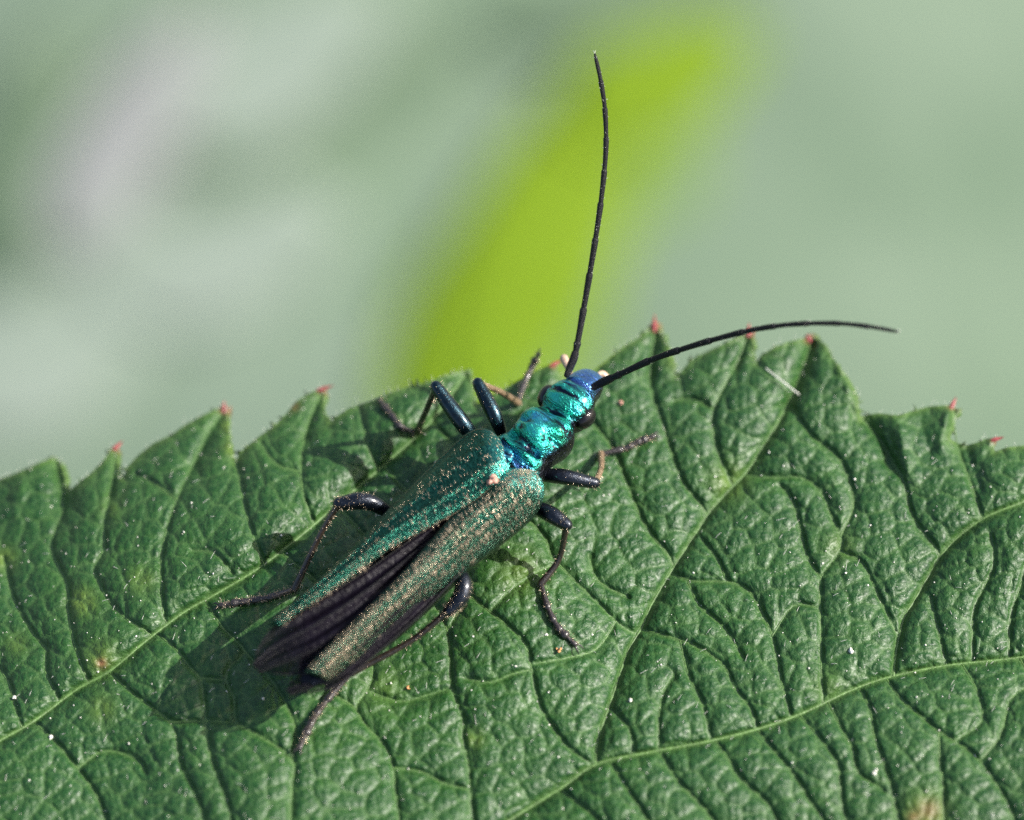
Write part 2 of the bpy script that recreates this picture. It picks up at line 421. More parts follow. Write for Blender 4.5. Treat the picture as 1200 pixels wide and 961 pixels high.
def hash2(ix, iy, s):
    h = np.sin(ix * 127.1 + iy * 311.7 + s * 74.7) * 43758.5453
    return h - np.floor(h)
def cells(pts, size, s, ang=0.0, stretch=1.0):
    """distance to the nearest border of an irregular net (the small veins)"""
    ca, sa = math.cos(ang), math.sin(ang)
    x = (pts[:, 0] * ca + pts[:, 1] * sa) / size / stretch; y = (-pts[:, 0] * sa + pts[:, 1] * ca) / size
    ix, iy = np.floor(x), np.floor(y)
    f1 = np.full(len(x), 9.0); f2 = np.full(len(x), 9.0)
    cid = np.zeros(len(x))
    for dx in (-2, -1, 0, 1, 2):
        for dy in (-2, -1, 0, 1, 2):
            if abs(dx) + abs(dy) > 3: continue
            cx, cy = ix + dx, iy + dy
            d = np.hypot(cx + 0.12 + 0.76 * hash2(cx, cy, s) - x, cy + 0.12 + 0.76 * hash2(cx, cy, s + 5) - y)
            m = d < f1
            f2 = np.where(m, f1, np.minimum(f2, d)); cid = np.where(m, hash2(cx, cy, s + 9), cid); f1 = np.where(m, d, f1)
    return (f2 - f1) * size * 0.5, cid
def vnoise(pts, size, s):
    x, y = pts[:, 0] / size, pts[:, 1] / size
    ix, iy = np.floor(x), np.floor(y); fx, fy = x - ix, y - iy
    fx, fy = fx * fx * (3 - 2 * fx), fy * fy * (3 - 2 * fy)
    return ((hash2(ix, iy, s) * (1 - fx) + hash2(ix + 1, iy, s) * fx) * (1 - fy) + (hash2(ix, iy + 1, s) * (1 - fx) + hash2(ix + 1, iy + 1, s) * fx) * fy)
def base_height(pts):
    x, y = pts[:, 0], pts[:, 1]
    h = 0.9 * (vnoise(pts, 330, 3) - 0.5) + 0.5 * (vnoise(pts, 150, 8) - 0.5)
    h += -0.9 * np.clip((200 - x) / 500, 0, 1) ** 2 - 0.7 * np.clip((x - 1000) / 400, 0, 1) ** 2     # droops to both sides
    h += -0.34 / 57 * np.clip((545 - x) * 0.617 + (440 - y) * 0.787 - 6, 0, 400) * np.clip((620 - x) / 120, 0, 1)   # upper left side slopes away
    return h
FOLDS = [(262, 484, 226, 547, -.20, 13), (66, 540, 71, 590, -.20, 12), (136, 528, 129, 580, -.13, 9), (377, 462, 357, 512, -.16, 11), (767, 388, 763, 440, -.16, 11),
         (952, 404, 922, 478, -.16, 13), (876, 394, 862, 430, -.12, 9), (1022, 500, 1040, 540, -.17, 12), (1052, 492, 1066, 560, .16, 12), (1078, 492, 1090, 530, -.10, 10),
         (1110, 482, 1104, 520, .16, 8), (998, 470, 985, 430, .14, 9), (1135, 530, 1150, 575, -.14, 10), (300, 520, 318, 560, .10, 12), (25, 560, 20, 600, .12, 14)]
def leaf_height(pts, full=False):
    pts = np.asarray(pts, float)
    d1 = dist_to(pts, A1, B1, 150, 150); d2 = np.minimum(dist_to(pts, A2, B2, 80, 80), d1)
    de = dist_to(pts, AO, BO, 60, 60)
    w = pts + np.stack([vnoise(pts, 30, 21) - .5, vnoise(pts, 30, 22) - .5], 1) * 9
    d3, c3 = cells(w, 24, 1, math.radians(-35), 1.35)
    d4, c4 = cells(pts + (w - pts) * .5, 10.5, 2)
    fade = np.clip(d2 / 5, 0, 1)
    h = base_height(pts)
    h += 0.19 * (1 - np.exp(-d1 / 17)) + 0.110 * (1 - np.exp(-d2 / 12))
    h += fade * (0.058 * (1 - np.exp(-d3 / 3.2)) + 0.028 * (1 - np.exp(-d4 / 2.4)))
    h += -0.16 * np.exp(-de / 14)            # teeth arch over, with a slightly raised rim
    for x0, y0, x1, y1, a_, w_ in FOLDS:
        dd = dist_to(pts, np.array([[x0, y0]], float), np.array([[x1, y1]], float), 4 * w_, 4 * w_)
        h += a_ * np.exp(-(dd / w_) ** 1.3)
    if not full: return h
    vein = np.clip(np.maximum.reduce([np.exp(-(d1 / 2.6) ** 2), 0.8 * np.exp(-(d2 / 1.8) ** 2), 0.6 * np.exp(-(d3 / 1.3) ** 2), 0.28 * np.exp(-(d4 / 1.1) ** 2), 0.5 * np.exp(-(de / 1.8) ** 2)]), 0, 1)
    return h, vein

# grid over the leaf, fine inside the picture and coarser outside
def axis(lo, a, b, hi, fine, coarse):
    return np.concatenate([np.arange(lo, a, coarse), np.arange(a, b, fine), np.arange(b, hi + coarse, coarse)])
gx = axis(-270, -24, 1224, 1440, 2.0, 12); gy = np.concatenate([np.arange(384, 985, 2.0), np.arange(985, 1372, 12)])
GX, GY = np.meshgrid(gx, gy); pts = np.stack([GX.ravel(), GY.ravel()], 1)
inside = np.zeros(len(pts), bool)
for (x1, y1), (x2, y2) in zip(AO, BO):
    if y1 == y2: continue
    c = ((pts[:, 1] < y1) != (pts[:, 1] < y2)) & (pts[:, 0] < (x2 - x1) * (pts[:, 1] - y1) / (y2 - y1) + x1)
    inside ^= c
ins = inside.reshape(GX.shape)
quad_any = ins[:-1, :-1] | ins[1:, :-1] | ins[:-1, 1:] | ins[1:, 1:]
use = np.zeros_like(ins)
use[:-1, :-1] |= quad_any; use[1:, :-1] |= quad_any; use[:-1, 1:] |= quad_any; use[1:, 1:] |= quad_any
use = use.ravel()
out_idx = np.where(use & ~inside)[0]                                   # rim points slide onto the outline
q = pts[out_idx]; best = np.full(len(q), 1e9); snap = q.copy()
for a, b in zip(AO, BO):
    ab = b - a; t = np.clip(((q - a) @ ab) / (ab @ ab), 0, 1); c = a + t[:, None] * ab
    d = np.hypot(*(q - c).T); m = d < best; best[m] = d[m]; snap[m] = c[m]
pts[out_idx] = snap
ids = np.full(len(pts), -1); ids[use] = np.arange(use.sum())
ny, nx = GX.shape
I = np.arange(nx * ny).reshape(ny, nx)
qd = np.stack([I[:-1, :-1][quad_any], I[1:, :-1][quad_any], I[1:, 1:][quad_any], I[:-1, 1:][quad_any]], 1)
faces = ids[qd]
lp = pts[use]
LH, LV = leaf_height(lp, True)
def spot(c, r): return np.exp(-((lp - np.array(c)) ** 2).sum(1) / r ** 2)
yellow = np.clip(0.55 * np.exp(-dist_to(lp, AO, BO, 40, 40) / 3.5) * (lp[:, 1] < 640) + 0.8 * spot((97, 705), 16) + 0.6 * spot((118, 772), 20) + 0.8 * spot((5, 655), 14) + 0.5 * spot((165, 680), 16) + 0.5 * spot((610, 672), 26)
                 + 0.6 * spot((1070, 790), 40) * 0 + 0.7 * spot((272, 525), 10) + 0.8 * spot((266, 500), 7) + 0.6 * spot((855, 565), 22) + 0.6 * spot((1085, 955), 26)
                 + 0.6 * spot((556, 866), 12) + 0.35 * spot((985, 640), 18) + 0.3 * spot((450, 805), 25) + 0.5 * spot((120, 830), 16) + 0.4 * spot((20, 755), 14)
                 + 0.35 * spot((130, 595), 14) + 0.4 * spot((787, 420), 12) + 0.3 * spot((970, 805), 18), 0, 1)
brown = np.clip(0.9 * spot((119, 777), 6) + 0.55 * spot((1088, 950), 13) + 0.5 * spot((1070, 958), 8) + 0.5 * spot((345, 476), 6), 0, 1)
red = np.zeros(len(lp))
for a, b in TIPS: red = np.maximum(red, np.exp(-(np.hypot(*(lp - np.array(a)).T) / 4.5) ** 2))
leaf = empty("leaf", P(300, 900, 0.0))
tag(leaf, "large serrated dark green leaf with sunken veins that the beetle stands on", "leaf")
bpy.context.view_layer.update()
blade = obj("blade", P(lp[:, 0], lp[:, 1], LH), faces.tolist(), MAT['leaf'], leaf, attrs=dict(vein=LV, yellow=yellow, brown=brown, red=red))
sd = blade.modifiers.new("thickness", 'SOLIDIFY'); sd.thickness = 0.14; sd.offset = -1
for k, line in enumerate(V1s + V2s):
    first = k < len(V1s)
    h = leaf_height(line)
    t = np.linspace(0, 1, len(line))
    r = (0.055 if k < 2 else 0.042) * (1 - 0.6 * t) if first else 0.020 * (1 - 0.55 * t)
    V, F = tube(P(line[:, 0], line[:, 1], h + (0.0 if first else -0.004)), r, 6)
    obj("vein", V, F, MAT['vein'], leaf)
for a, b in TIPS:
    a, b = np.array(a, float), np.array(b, float); b = a + (b - a) * 0.85
    t = np.linspace(-0.35, 1, 7)[:, None]
    q = a + (b - a) * t
    h0 = leaf_height(a[None])[0]
    V, F = tube(P(q[:, 0], q[:, 1], h0 + 0.02 + 0.05 * np.clip(t[:, 0], 0, 1) ** 2), 0.056 * (1 - 0.85 * np.clip(t[:, 0], 0, 1) ** 1.1) * np.clip(.45 + t[:, 0] + .5, .3, 1), 8, 0.6)
    obj("tooth_tip", V, F, MAT['tip'], leaf)

def sample_leaf(n, margin=3):
    out = []
    while len(out) < n:
        p = np.stack([rng.uniform(-20, 1220, n * 2), rng.uniform(390, 980, n * 2)], 1)
        ok = np.zeros(len(p), bool)
        for (x1, y1), (x2, y2) in zip(AO, BO):
            if y1 == y2: continue
            ok ^= ((p[:, 1] < y1) != (p[:, 1] < y2)) & (p[:, 0] < (x2 - x1) * (p[:, 1] - y1) / (y2 - y1) + x1)
        out += list(p[ok])
    return np.array(out[:n])
hp = sample_leaf(520)
hb = P(hp[:, 0], hp[:, 1], leaf_height(hp))
hd = np.stack([rng.normal(0.5, 0.6, len(hp)), rng.normal(0.5, 0.6, len(hp)), rng.uniform(0.1, 0.6, len(hp))], 1)
V, F = slivers(hb, hd, rng.uniform(0.06, 0.2, len(hp)), 0.006)
tag(obj("leaf_hair", V, F, MAT['hair'], leaf), None, None, kind='stuff')
# fine hairs along the margin
mp = smooth_path(np.array(OUT[4:150]), step=7); mp = mp[(mp[:, 0] > -20) & (mp[:, 0] < 1220) & (mp[:, 1] < 620)]
mp = mp[rng.random(len(mp)) < 0.75]
mb = P(mp[:, 0], mp[:, 1], leaf_height(mp))
md = np.stack([rng.normal(0, 0.6, len(mp)), rng.normal(0.7, 0.4, len(mp)), rng.normal(0.3, 0.4, len(mp))], 1)
V, F = slivers(mb, md, rng.uniform(0.06, 0.2, len(mp)), 0.005)
tag(obj("margin_hair", V, F, MAT['hair'], leaf), None, None, kind='stuff')

# ------------------------------------------------------------------ the beetle
def ground(px, py): return float(leaf_height(np.array([[px, py]], float))[0])
beetle = empty("beetle", P(560, 600, ground(560, 600)))
tag(beetle, "metallic green beetle with long black antennae standing on the serrated leaf", "beetle")
bpy.context.view_layer.update()

# body: one continuous surface from tail to head; columns: px, py, axis height, half width, height above, height below
ST = [(352, 800, 1.85, .06, .05, .05), (366, 788, 1.85, .34, .12, .22), (396, 757, 1.75, .58, .14, .5), (440, 712, 1.6, .74, .16, .7), (500, 650, 1.55, .80, .24, .85), (548, 600, 1.55, .82, .40, .95),
      (580, 566, 1.65, .78, .50, .95), (598, 548, 1.72, .62, .50, .9), (602, 544, 1.76, .56, .42, .8), (604, 542, 1.80, .60, .42, .75), (608, 538, 1.82, .645, .48, .75), (612, 534, 1.84, .60, .46, .75), (620, 526, 1.88, .52, .52, .75),
      (629, 517, 1.92, .55, .54, .75), (638, 508, 1.94, .61, .52, .75), (645, 500, 1.94, .58, .46, .72), (650, 494, 1.92, .44, .30, .6), (654, 489, 1.90, .41, .25, .55), (658, 484, 1.90, .50, .40, .55), (665, 476, 1.88, .55, .42, .55),
      (673, 466, 1.84, .47, .38, .5), (680, 458, 1.78, .38, .32, .45), (687, 450, 1.70, .36, .26, .38), (694, 442, 1.58, .26, .16, .25), (697, 439, 1.52, .06, .05, .06)]
sp = smooth_path(ST, step=2.2)
cen = P(sp[:, 0], sp[:, 1], sp[:, 2])
tan = np.gradient(cen, axis=0); tan /= np.linalg.norm(tan, axis=1)[:, None]
side = np.cross(tan, [0, 0, 1.0]); side /= np.linalg.norm(side, axis=1)[:, None]
upv = np.cross(side, tan)
NB = 72
V, F, blue, dark = [], [], [], []
arc = np.concatenate([[0], np.cumsum(np.linalg.norm(np.diff(cen, axis=0), axis=1))])
def sat(px):  # arc length at the station nearest a given column of px
    return arc[np.argmin(np.abs(sp[:, 0] - px))]
s_collar, s_head, s_cly = sat(603), sat(653), sat(676)
g = np.random.default_rng(4)
lumps = [(g.uniform(s_collar + .1, s_head + .6), g.uniform(0.35, math.pi - 0.35), g.uniform(.07, .14), g.uniform(.2, .45), g.uniform(-.07, .06)) for _ in range(30)]
for i in range(len(sp)):
    for k in range(NB):
        a = 2 * math.pi * k / NB
        ca, sa = math.cos(a), math.sin(a)
        x = math.copysign(abs(ca) ** 0.85, ca) * sp[i, 3]
        y = (math.copysign(abs(sa) ** 0.9, sa)) * (sp[i, 4] if sa > 0 else sp[i, 5])
        p = cen[i] + side[i] * x + upv[i] * y
        if sa > 0 and s_collar < arc[i] < s_cly + .2:
            w_ = a - math.pi / 2; q_ = arc[i] - s_collar
            dd = sum(h * math.exp(-((arc[i] - s0) / ws) ** 2 - ((a - a0) / wa) ** 2) for s0, a0, ws, wa, h in lumps)
            for c_, h_, ws_, o_, wo_ in ((.17, .10, .06, .35, .30), (.36, -.26, .07, .55, .36), (.60, .06, .10, .25, .25), (.72, -.20, .06, .68, .34), (.92, .07, .08, .55, .4)):
                dd += h_ * math.exp(-((q_ - c_) / ws_) ** 2) * (math.exp(-((w_ - o_) / wo_) ** 2) + math.exp(-((w_ + o_) / wo_) ** 2))   # paired bosses and pits
            dd -= 0.09 * math.exp(-((q_ - .10) / .035) ** 2)                                            # groove in front of the collar
            for c_, h_ in ((s_head + .40, .085), (s_cly - .02, .09)):
                dd -= h_ * math.exp(-((arc[i] - c_ - .06 * w_ * w_) / .04) ** 2)                          # creases across the head
            dd += 0.010 * math.sin(arc[i] * 40 + 2 * math.sin(3 * a))
            p = p + upv[i] * dd * sa
        V.append(p)
        blue.append(np.clip((arc[i] - s_cly + .26) / .42, 0, 1) * 0.9 + 0.6 * math.exp(-((arc[i] - s_collar - .05) / .035) ** 2))
        dark.append(1.0 if arc[i] < s_collar - .02 else np.clip(1.95 - sa * 2.5, 0, 1))  # abdomen and pleura are dark; steep flanks also get shade painted in
for i in range(len(sp) - 1):
    for k in range(NB):
        F.append((i * NB + k, i * NB + (k + 1) % NB, (i + 1) * NB + (k + 1) % NB, (i + 1) * NB + k))
F.append(tuple(range(NB - 1, -1, -1))); F.append(tuple((len(sp) - 1) * NB + k for k in range(NB)))
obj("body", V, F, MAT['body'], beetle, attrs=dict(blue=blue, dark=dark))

def ball(c, rx, ry, rz, ax, mat, name, nu=20, nv=12):
    ax = np.array(ax, float); ax /= np.linalg.norm(ax)
    u = np.cross(ax, [0, 0, 1.0]); u /= np.linalg.norm(u); v = np.cross(u, ax)
    V, F = [], []
    for j in range(nv + 1):
        th = math.pi * j / nv
        for i in range(nu):
            ph = 2 * math.pi * i / nu
            V.append(np.array(c) + ax * rx * math.cos(th) + u * ry * math.sin(th) * math.cos(ph) + v * rz * math.sin(th) * math.sin(ph))
    for j in range(nv):
        for i in range(nu):
            F.append((j * nu + i, j * nu + (i + 1) % nu, (j + 1) * nu + (i + 1) % nu, (j + 1) * nu + i))
    return obj(name, V, F, mat, beetle)
i_eye = int(np.argmin(np.abs(sp[:, 0] - 664)))
for sgn in (-1, 1):
    c = cen[i_eye] + side[i_eye] * sgn * 0.46 + upv[i_eye] * 0.02
    ball(c, .26, .18, .23, tan[i_eye] + side[i_eye] * 0.2 * sgn, MAT['eye'], "eye")
# scutellum
i_sc = int(np.argmin(np.abs(sp[:, 0] - 597)))
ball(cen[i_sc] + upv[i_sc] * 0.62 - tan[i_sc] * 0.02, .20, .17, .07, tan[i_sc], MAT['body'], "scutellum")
# mouth palps either side of the labrum
for pts_ in ([(668, 436, 1.62), (664, 428, 1.55), (661, 420, 1.5)], [(700, 440, 1.6), (706, 438, 1.5), (712, 445, 1.4)]):
    q = smooth_path(pts_, n=5); V, F = tube(P(q[:, 0], q[:, 1], q[:, 2]), np.linspace(.05, .09, len(q)), 8)
    obj("palp", V, F, MAT['palp'], beetle)

# wing cases: each between an inner (suture) and an outer edge; columns px, py, z
def shell(inner, outer, name, bulge, fold, sheen_bias):
    n, mv = 170, 46
    def resample(c):
        p = smooth_path(c, step=1.0); q = P(p[:, 0], p[:, 1], p[:, 2])
        s = np.concatenate([[0], np.cumsum(np.linalg.norm(np.diff(q, axis=0), axis=1))]); t = np.linspace(0, s[-1], n)
        return np.stack([np.interp(t, s, q[:, k]) for k in range(3)], 1)
    a, b = resample(inner), resample(outer)
    V, F, br, sh = [], [], [], []
    t = np.linspace(0, 1, n)
    for i in range(n):
        taper = math.sin(math.pi * min(1, max(0.0, t[i] * 8 + .06)) / 2) * (1 if t[i] < .9 else math.sqrt(max(0, 1 - ((t[i] - .9) / .1) ** 2)) * .8 + .2)
        for j in range(mv + 1):
            v = j / mv
            if v <= 0.8:
                u = v / 0.8
                p = a[i] * (1 - u) + b[i] * u
                dz = bulge * (1 - (2 * u - 1) ** 2) ** 0.75 * taper
                for c0 in (0.30, 0.62):                                   # two long ribs
                    dz += 0.034 * math.exp(-((u - c0) / 0.05) ** 2) * taper * min(1, 6 * t[i])
                dz -= 0.03 * math.exp(-((u - .93) / .05) ** 2) * taper
                if t[i] < .06: dz -= 0.10 * (1 - t[i] / .06) ** 2
                p = p + np.array([0, 0, dz])
            else:
                f = (v - 0.8) / 0.2
                out = b[i] - a[i]; out = out / (np.linalg.norm(out) + 1e-9)
                p = b[i] + out * 0.03 * math.sin(math.pi * f) - np.array([0, 0, fold * f * taper])
            V.append(p)
            x = min(1, v / .8)
            br.append(np.clip(sheen_bias + 0.25 * (t[i] - .25) + 0.35 * abs(x - .4), 0, 1))
            sh.append(np.clip(1.1 - t[i] / 0.12, 0, 1) * 0.9)  # where the painted sky sheen sits, fading back from the front
    w = mv + 1
    for i in range(n - 1):
        for j in range(mv):
            F.append((i * w + j, i * w + j + 1, (i + 1) * w + j + 1, (i + 1) * w + j))
    o = obj(name, V, F, MAT['elytron'], beetle, attrs=dict(bronze=br, shoulder_sheen=sh))
    sd = o.modifiers.new("thickness", 'SOLIDIFY'); sd.thickness = 0.035; sd.offset = 0
    V = np.array(V).reshape(n, w, 3)
    # raised bronze margin along both edges
    for e, r in ((V[:, 0], .014), (V[:, int(mv * .8)], .014)):
        vv, ff = tube(e[4:-3:2] + np.array([0, 0, .006]), r, 6)
        m = obj("elytron_margin", vv, ff, MAT['rim'], o)
    return o, V
LI = [(597, 545, 2.30), (581, 566, 2.44), (557, 586, 2.44), (532, 602, 2.42), (496, 622, 2.38), (462, 640, 2.36), (431, 662, 2.33), (398, 686, 2.28), (352, 717, 2.2), (327, 735, 2.15)]
LO = [(594, 534, 2.30), (583, 513, 2.28), (568, 503, 2.26), (548, 508, 2.2), (520, 533, 2.12), (478, 575, 2.1), (438, 616, 2.1), (398, 657, 2.1), (355, 699, 2.08), (318, 731, 2.1)]
RI = [(598, 546, 2.30), (582, 567, 2.44), (558, 587, 2.44), (533, 603.5, 2.42), (504, 635, 2.40), (475, 668, 2.37), (441, 703, 2.32), (402, 741, 2.26), (372, 770, 2.2), (357, 788, 2.15)]
RO = [(612, 549, 2.30), (628, 555, 2.26), (635, 570, 2.15), (630, 590, 2.05), (613, 609, 2.0), (583, 633, 1.98), (547, 661, 1.98), (522, 682, 1.98), (492, 704, 1.98), (462, 727, 1.98), (428, 759, 1.98), (400, 781, 2.0), (380, 795, 2.05)]
eL, gL = shell(LI, LO, "elytron", 0.17, 0.30, -0.12)
eR, gR = shell(RI, RO, "elytron", 0.19, 0.28, 0.27)  # set more bronze than the left case, to paint its sunward sheen
# short golden hairs lying on the wing cases
for o, G, n, share in ((eL, gL, 1000, .5), (eR, gR, 3000, 1)):
    ii = rng.integers(3, 166, n); jj = rng.integers(1, 36, n)
    b = G[ii, jj] + (G[ii + 1, jj] - G[ii, jj]) * rng.random((n, 1)) + (G[ii, jj + 1] - G[ii, jj]) * rng.random((n, 1))
    ax = G[ii + 2, jj] - G[ii - 2, jj]; ax /= np.linalg.norm(ax, axis=1)[:, None]
    ac = G[ii, jj + 1] - G[ii, jj - 1]; ac /= np.linalg.norm(ac, axis=1)[:, None]
    nm = np.cross(ac, ax); nm *= np.sign(nm[:, 2:3]) / np.linalg.norm(nm, axis=1)[:, None]
    d = np.array([.5, -1.1, 0]) + rng.normal(0, .16, (n, 3))                       # combed one way
    d = d - nm * (d * nm).sum(1)[:, None]; d /= np.linalg.norm(d, axis=1)[:, None]; d = d + nm * rng.uniform(.0, .18, (n, 1))
    V, F = slivers(b, d, rng.uniform(.10, .22, n), .0048)
    tag(obj("pubescence", V, F, MAT['gold'], o), None, None, kind='stuff')

# hind wings folded below the wing cases
def wing(A, B, name, folds):
    n, m = 90, 28
    def rs(c):
        p = smooth_path(c, step=1.0); q = P(p[:, 0], p[:, 1], p[:, 2])
        s = np.linspace(0, len(q) - 1, n); return np.stack([np.interp(s, np.arange(len(q)), q[:, k]) for k in range(3)], 1)
    a, b = rs(A), rs(B)
    V, F, cl = [], [], []
    for i in range(n):
        t = i / (n - 1)
        for j in range(m + 1):
            u = j / m
            p = a[i] * (1 - u) + b[i] * u
            end = math.sin(math.pi * u) * 0.22 * np.clip((t - .8) / .2, 0, 1)
            back = (a[-1] + b[-1]) / 2 - (a[-8] + b[-8]) / 2; back /= np.linalg.norm(back)
            p = p + back * end + np.array([0, 0, 0.07 * math.sin(folds * math.pi * u + 2 * t) * math.sin(math.pi * u) ** .5 - 0.02])
            V.append(p); cl.append(np.clip((t - .78) / .16, 0, 1) * (0.35 + .5 * (math.sin(9 * u + 1) > .2)))
    for i in range(n - 1):
        for j in range(m):
            k = i * (m + 1) + j
            F.append((k, k + 1, k + m + 2, k + m + 1))
    o = obj(name, V, F, MAT['wing'], beetle, attrs=dict(clear=cl))
    G = np.array(V).reshape(n, m + 1, 3)
    for j in (0, m // 3, 2 * m // 3, m):
        vv, ff = tube(G[5::3, j] + np.array([0, 0, .012]), .018, 6); obj("wing_vein", vv, ff, MAT['antenna'], o)
    return o
wing([(575, 572, 2.22), (500, 620, 2.18), (420, 675, 2.12), (345, 720, 2.05), (316, 740, 2.0), (300, 766, 1.98)],
     [(585, 585, 2.28), (528, 652, 2.24), (466, 718, 2.18), (404, 772, 2.08), (358, 789, 1.98), (322, 789, 1.95)], "hind_wing", 7)
wing([(560, 610, 2.1), (470, 705, 2.02), (400, 770, 1.92), (365, 786, 1.88), (340, 800, 1.85)],
     [(580, 628, 1.95), (495, 717, 1.9), (427, 777, 1.85), (396, 803, 1.84), (358, 813, 1.84)], "hind_wing", 4)

# antennae: eleven segments each
def antenna(path, r0, r1):
    e = empty("antenna", P(*path[0]), beetle); e.location = Vector(P(*path[0])) - beetle.location
    bpy.context.view_layer.update()
    q = smooth_path(path, step=1.5); q = P(q[:, 0], q[:, 1], q[:, 2])
    s = np.concatenate([[0], np.cumsum(np.linalg.norm(np.diff(q, axis=0), axis=1))])
    cuts = np.array([0, .075, .105, .21, .32, .43, .54, .64, .74, .83, .915, 1.0]) * s[-1]
    for k in range(11):
        t = np.linspace(cuts[k] + .012, cuts[k + 1] - .012, 9)
        c = np.stack([np.interp(t, s, q[:, j]) for j in range(3)], 1)
        f = t / s[-1]; u = np.linspace(0, 1, 9)
        r = (r0 + (r1 - r0) * f) * (0.86 + 0.26 * u ** 1.6)
        if k == 0: r = r * (1.0 + .25 * np.sin(math.pi * u))
        if k == 10: r = r * np.sqrt(np.clip(1.02 - u ** 3 * .85, .05, 2))
        V, F = tube(c, r, 10)
        obj("antenna_segment", V, F, MAT['antenna'], e)
    # sparse bristles at the joints
    b = np.stack([np.interp(np.repeat(cuts[1:], 3), s, q[:, j]) for j in range(3)], 1)
    V, F = slivers(b, rng.normal(0, 1, b.shape) + np.array([.6, .3, .6]), rng.uniform(.06, .12, len(b)), .007)
    k_ = rng.integers(0, len(q), 170); dn = rng.normal(0, 1, (170, 3)); dn /= np.linalg.norm(dn, axis=1)[:, None]
    V2_, F2_ = slivers(q[k_] + dn * .045, dn + np.gradient(q, axis=0)[k_] / .03 * .8, rng.uniform(.03, .06, 170), .005)
    V, F = merge([(list(V), F), (list(V2_), F2_)])
    tag(obj("antenna_bristle", V, F, MAT['hair'], e), None, None, kind='stuff')
antenna([(664, 440, 2.05), (669, 428, 2.15), (675, 410, 2.35), (686, 350, 3.0), (697, 285, 3.8), (705, 230, 4.4), (710, 175, 5.0), (709, 130, 5.5), (704, 95, 5.9), (697, 63, 6.2)], .072, .045)
antenna([(692, 456, 2.0), (704, 449, 2.1), (730, 437, 2.5), (765, 421, 3.0), (800, 409, 3.5), (840, 397, 4.0), (885, 386, 4.5), (930, 380, 4.9), (980, 379, 5.2), (1020, 383, 5.4), (1053, 389, 5.5)], .076, .042)

# legs: femur, tibia, tarsus; each path is px, py, height over the leaf
def leg(femur, tibia, tarsus, rf, rt, fm='femur', tm='tibia', bristles=60):
    def path(c, m):
        q = smooth_path([(x, y, z) for x, y, z in c], n=m)
        return P(q[:, 0], q[:, 1], q[:, 2])
    hx = leaf_height(np.array([c[:2] for c in tarsus], float))
    tarsus = [(x, y, z + h) for (x, y, z), h in zip(tarsus, hx)]
    hx = leaf_height(np.array([c[:2] for c in tibia], float))
    kz = femur[-1][2]
    tibia = [(femur[-1][0], femur[-1][1], kz)] + [(x, y, z) for x, y, z in tibia[1:-1]] + [tarsus[0]]
    o = empty("leg", (0, 0, 0), beetle); o.location = Vector(P(*femur[0])) - beetle.location
    bpy.context.view_layer.update()
    f = path(femur, 10); n = len(f); u = np.linspace(0, 1, n)
    r = rf * (0.58 + 0.50 * np.sin(math.pi * np.clip(u ** 1.25 * .93, 0, 1)) ** .9 + .06 * (u > .93))
    V, F = tube(f, r, 14); obj("femur", V, F, MAT[fm], o)
    t = path(tibia, 10); n = len(t); u = np.linspace(0, 1, n)
    V, F = tube(t, rt * (0.95 + .35 * u ** 3 + .25 * (1 - u) ** 6), 10); obj("tibia", V, F, MAT[tm], o)
    s = path(tarsus, 12); L = np.concatenate([[0], np.cumsum(np.linalg.norm(np.diff(s, axis=0), axis=1))])
    cuts = np.array([0, .36, .56, .72, .82, 1.0]) * L[-1]; parts = []
    for k in range(5):
        tt = np.linspace(cuts[k], cuts[k + 1] - .01, 7); c = np.stack([np.interp(tt, L, s[:, j]) for j in range(3)], 1)
        uu = np.linspace(0, 1, 7)
        rr = rt * (0.78 + .5 * uu ** 1.5) * (1.25 if k == 3 else (.75 if k == 4 else 1.0)); parts.append(tube(c, rr, 9, .8))
    d = s[-1] - s[-6]; d /= np.linalg.norm(d); sd_ = np.cross(d, [0, 0, 1.0]); sd_ /= np.linalg.norm(sd_)
    for sg in (-1, 1):                                                    # two hooked claws
        c = [s[-1], s[-1] + d * .09 + sd_ * sg * .06 + np.array([0, 0, .01]), s[-1] + d * .17 + sd_ * sg * .075 - np.array([0, 0, .06])]
        parts.append(tube(c, [.022, .017, .006], 6))
    for sg in (-1, 1):                                                    # spurs where the tibia ends
        parts.append(tube([s[0], s[0] + d * .10 + sd_ * sg * .07], [.018, .006], 6))
    V, F = merge(parts); obj("tarsus", V, F, MAT['tarsus'], o)
    src = np.vstack([t, s]); src_r = np.concatenate([np.full(len(t), rt * .9), np.full(len(s), rt * .8)])
    fr = f[n // 2:]; src = np.vstack([src, np.repeat(f[len(f) // 2:], 4, 0)]); src_r = np.concatenate([src_r, np.full(4 * len(f[len(f) // 2:]), rf * .9)])
    pick = rng.integers(0, len(src), bristles * 5)
    dr = rng.normal(0, 1, (len(pick), 3)); dr /= np.linalg.norm(dr, axis=1)[:, None]
    V, F = slivers(src[pick] + dr * src_r[pick][:, None] * .85, dr + rng.normal(0, .4, dr.shape), rng.uniform(.05, .12, len(pick)), .004)
    tag(obj("leg_bristle", V, F, MAT['gold'], o), None, None, kind='stuff')
    return o
leg([(592, 520, 1.35), (580, 488, 1.75), (560, 449, 2.0)], [(0, 0, 0), (584, 458, 1.35), (0, 0, 0)], [(607, 472, .12), (614, 450, .10), (624, 428, .12), (631, 415, .35)], .150, .062, 'femur_green', 'tibia_pale')
leg([(566, 522, 1.3), (545, 500, 1.8), (511, 453, 2.2)], [(0, 0, 0), (500, 480, 1.2), (0, 0, 0)], [(488, 507, .08), (470, 500, .08), (457, 484, .08), (446, 470, .08)], .160, .062, 'femur_green', 'tibia')
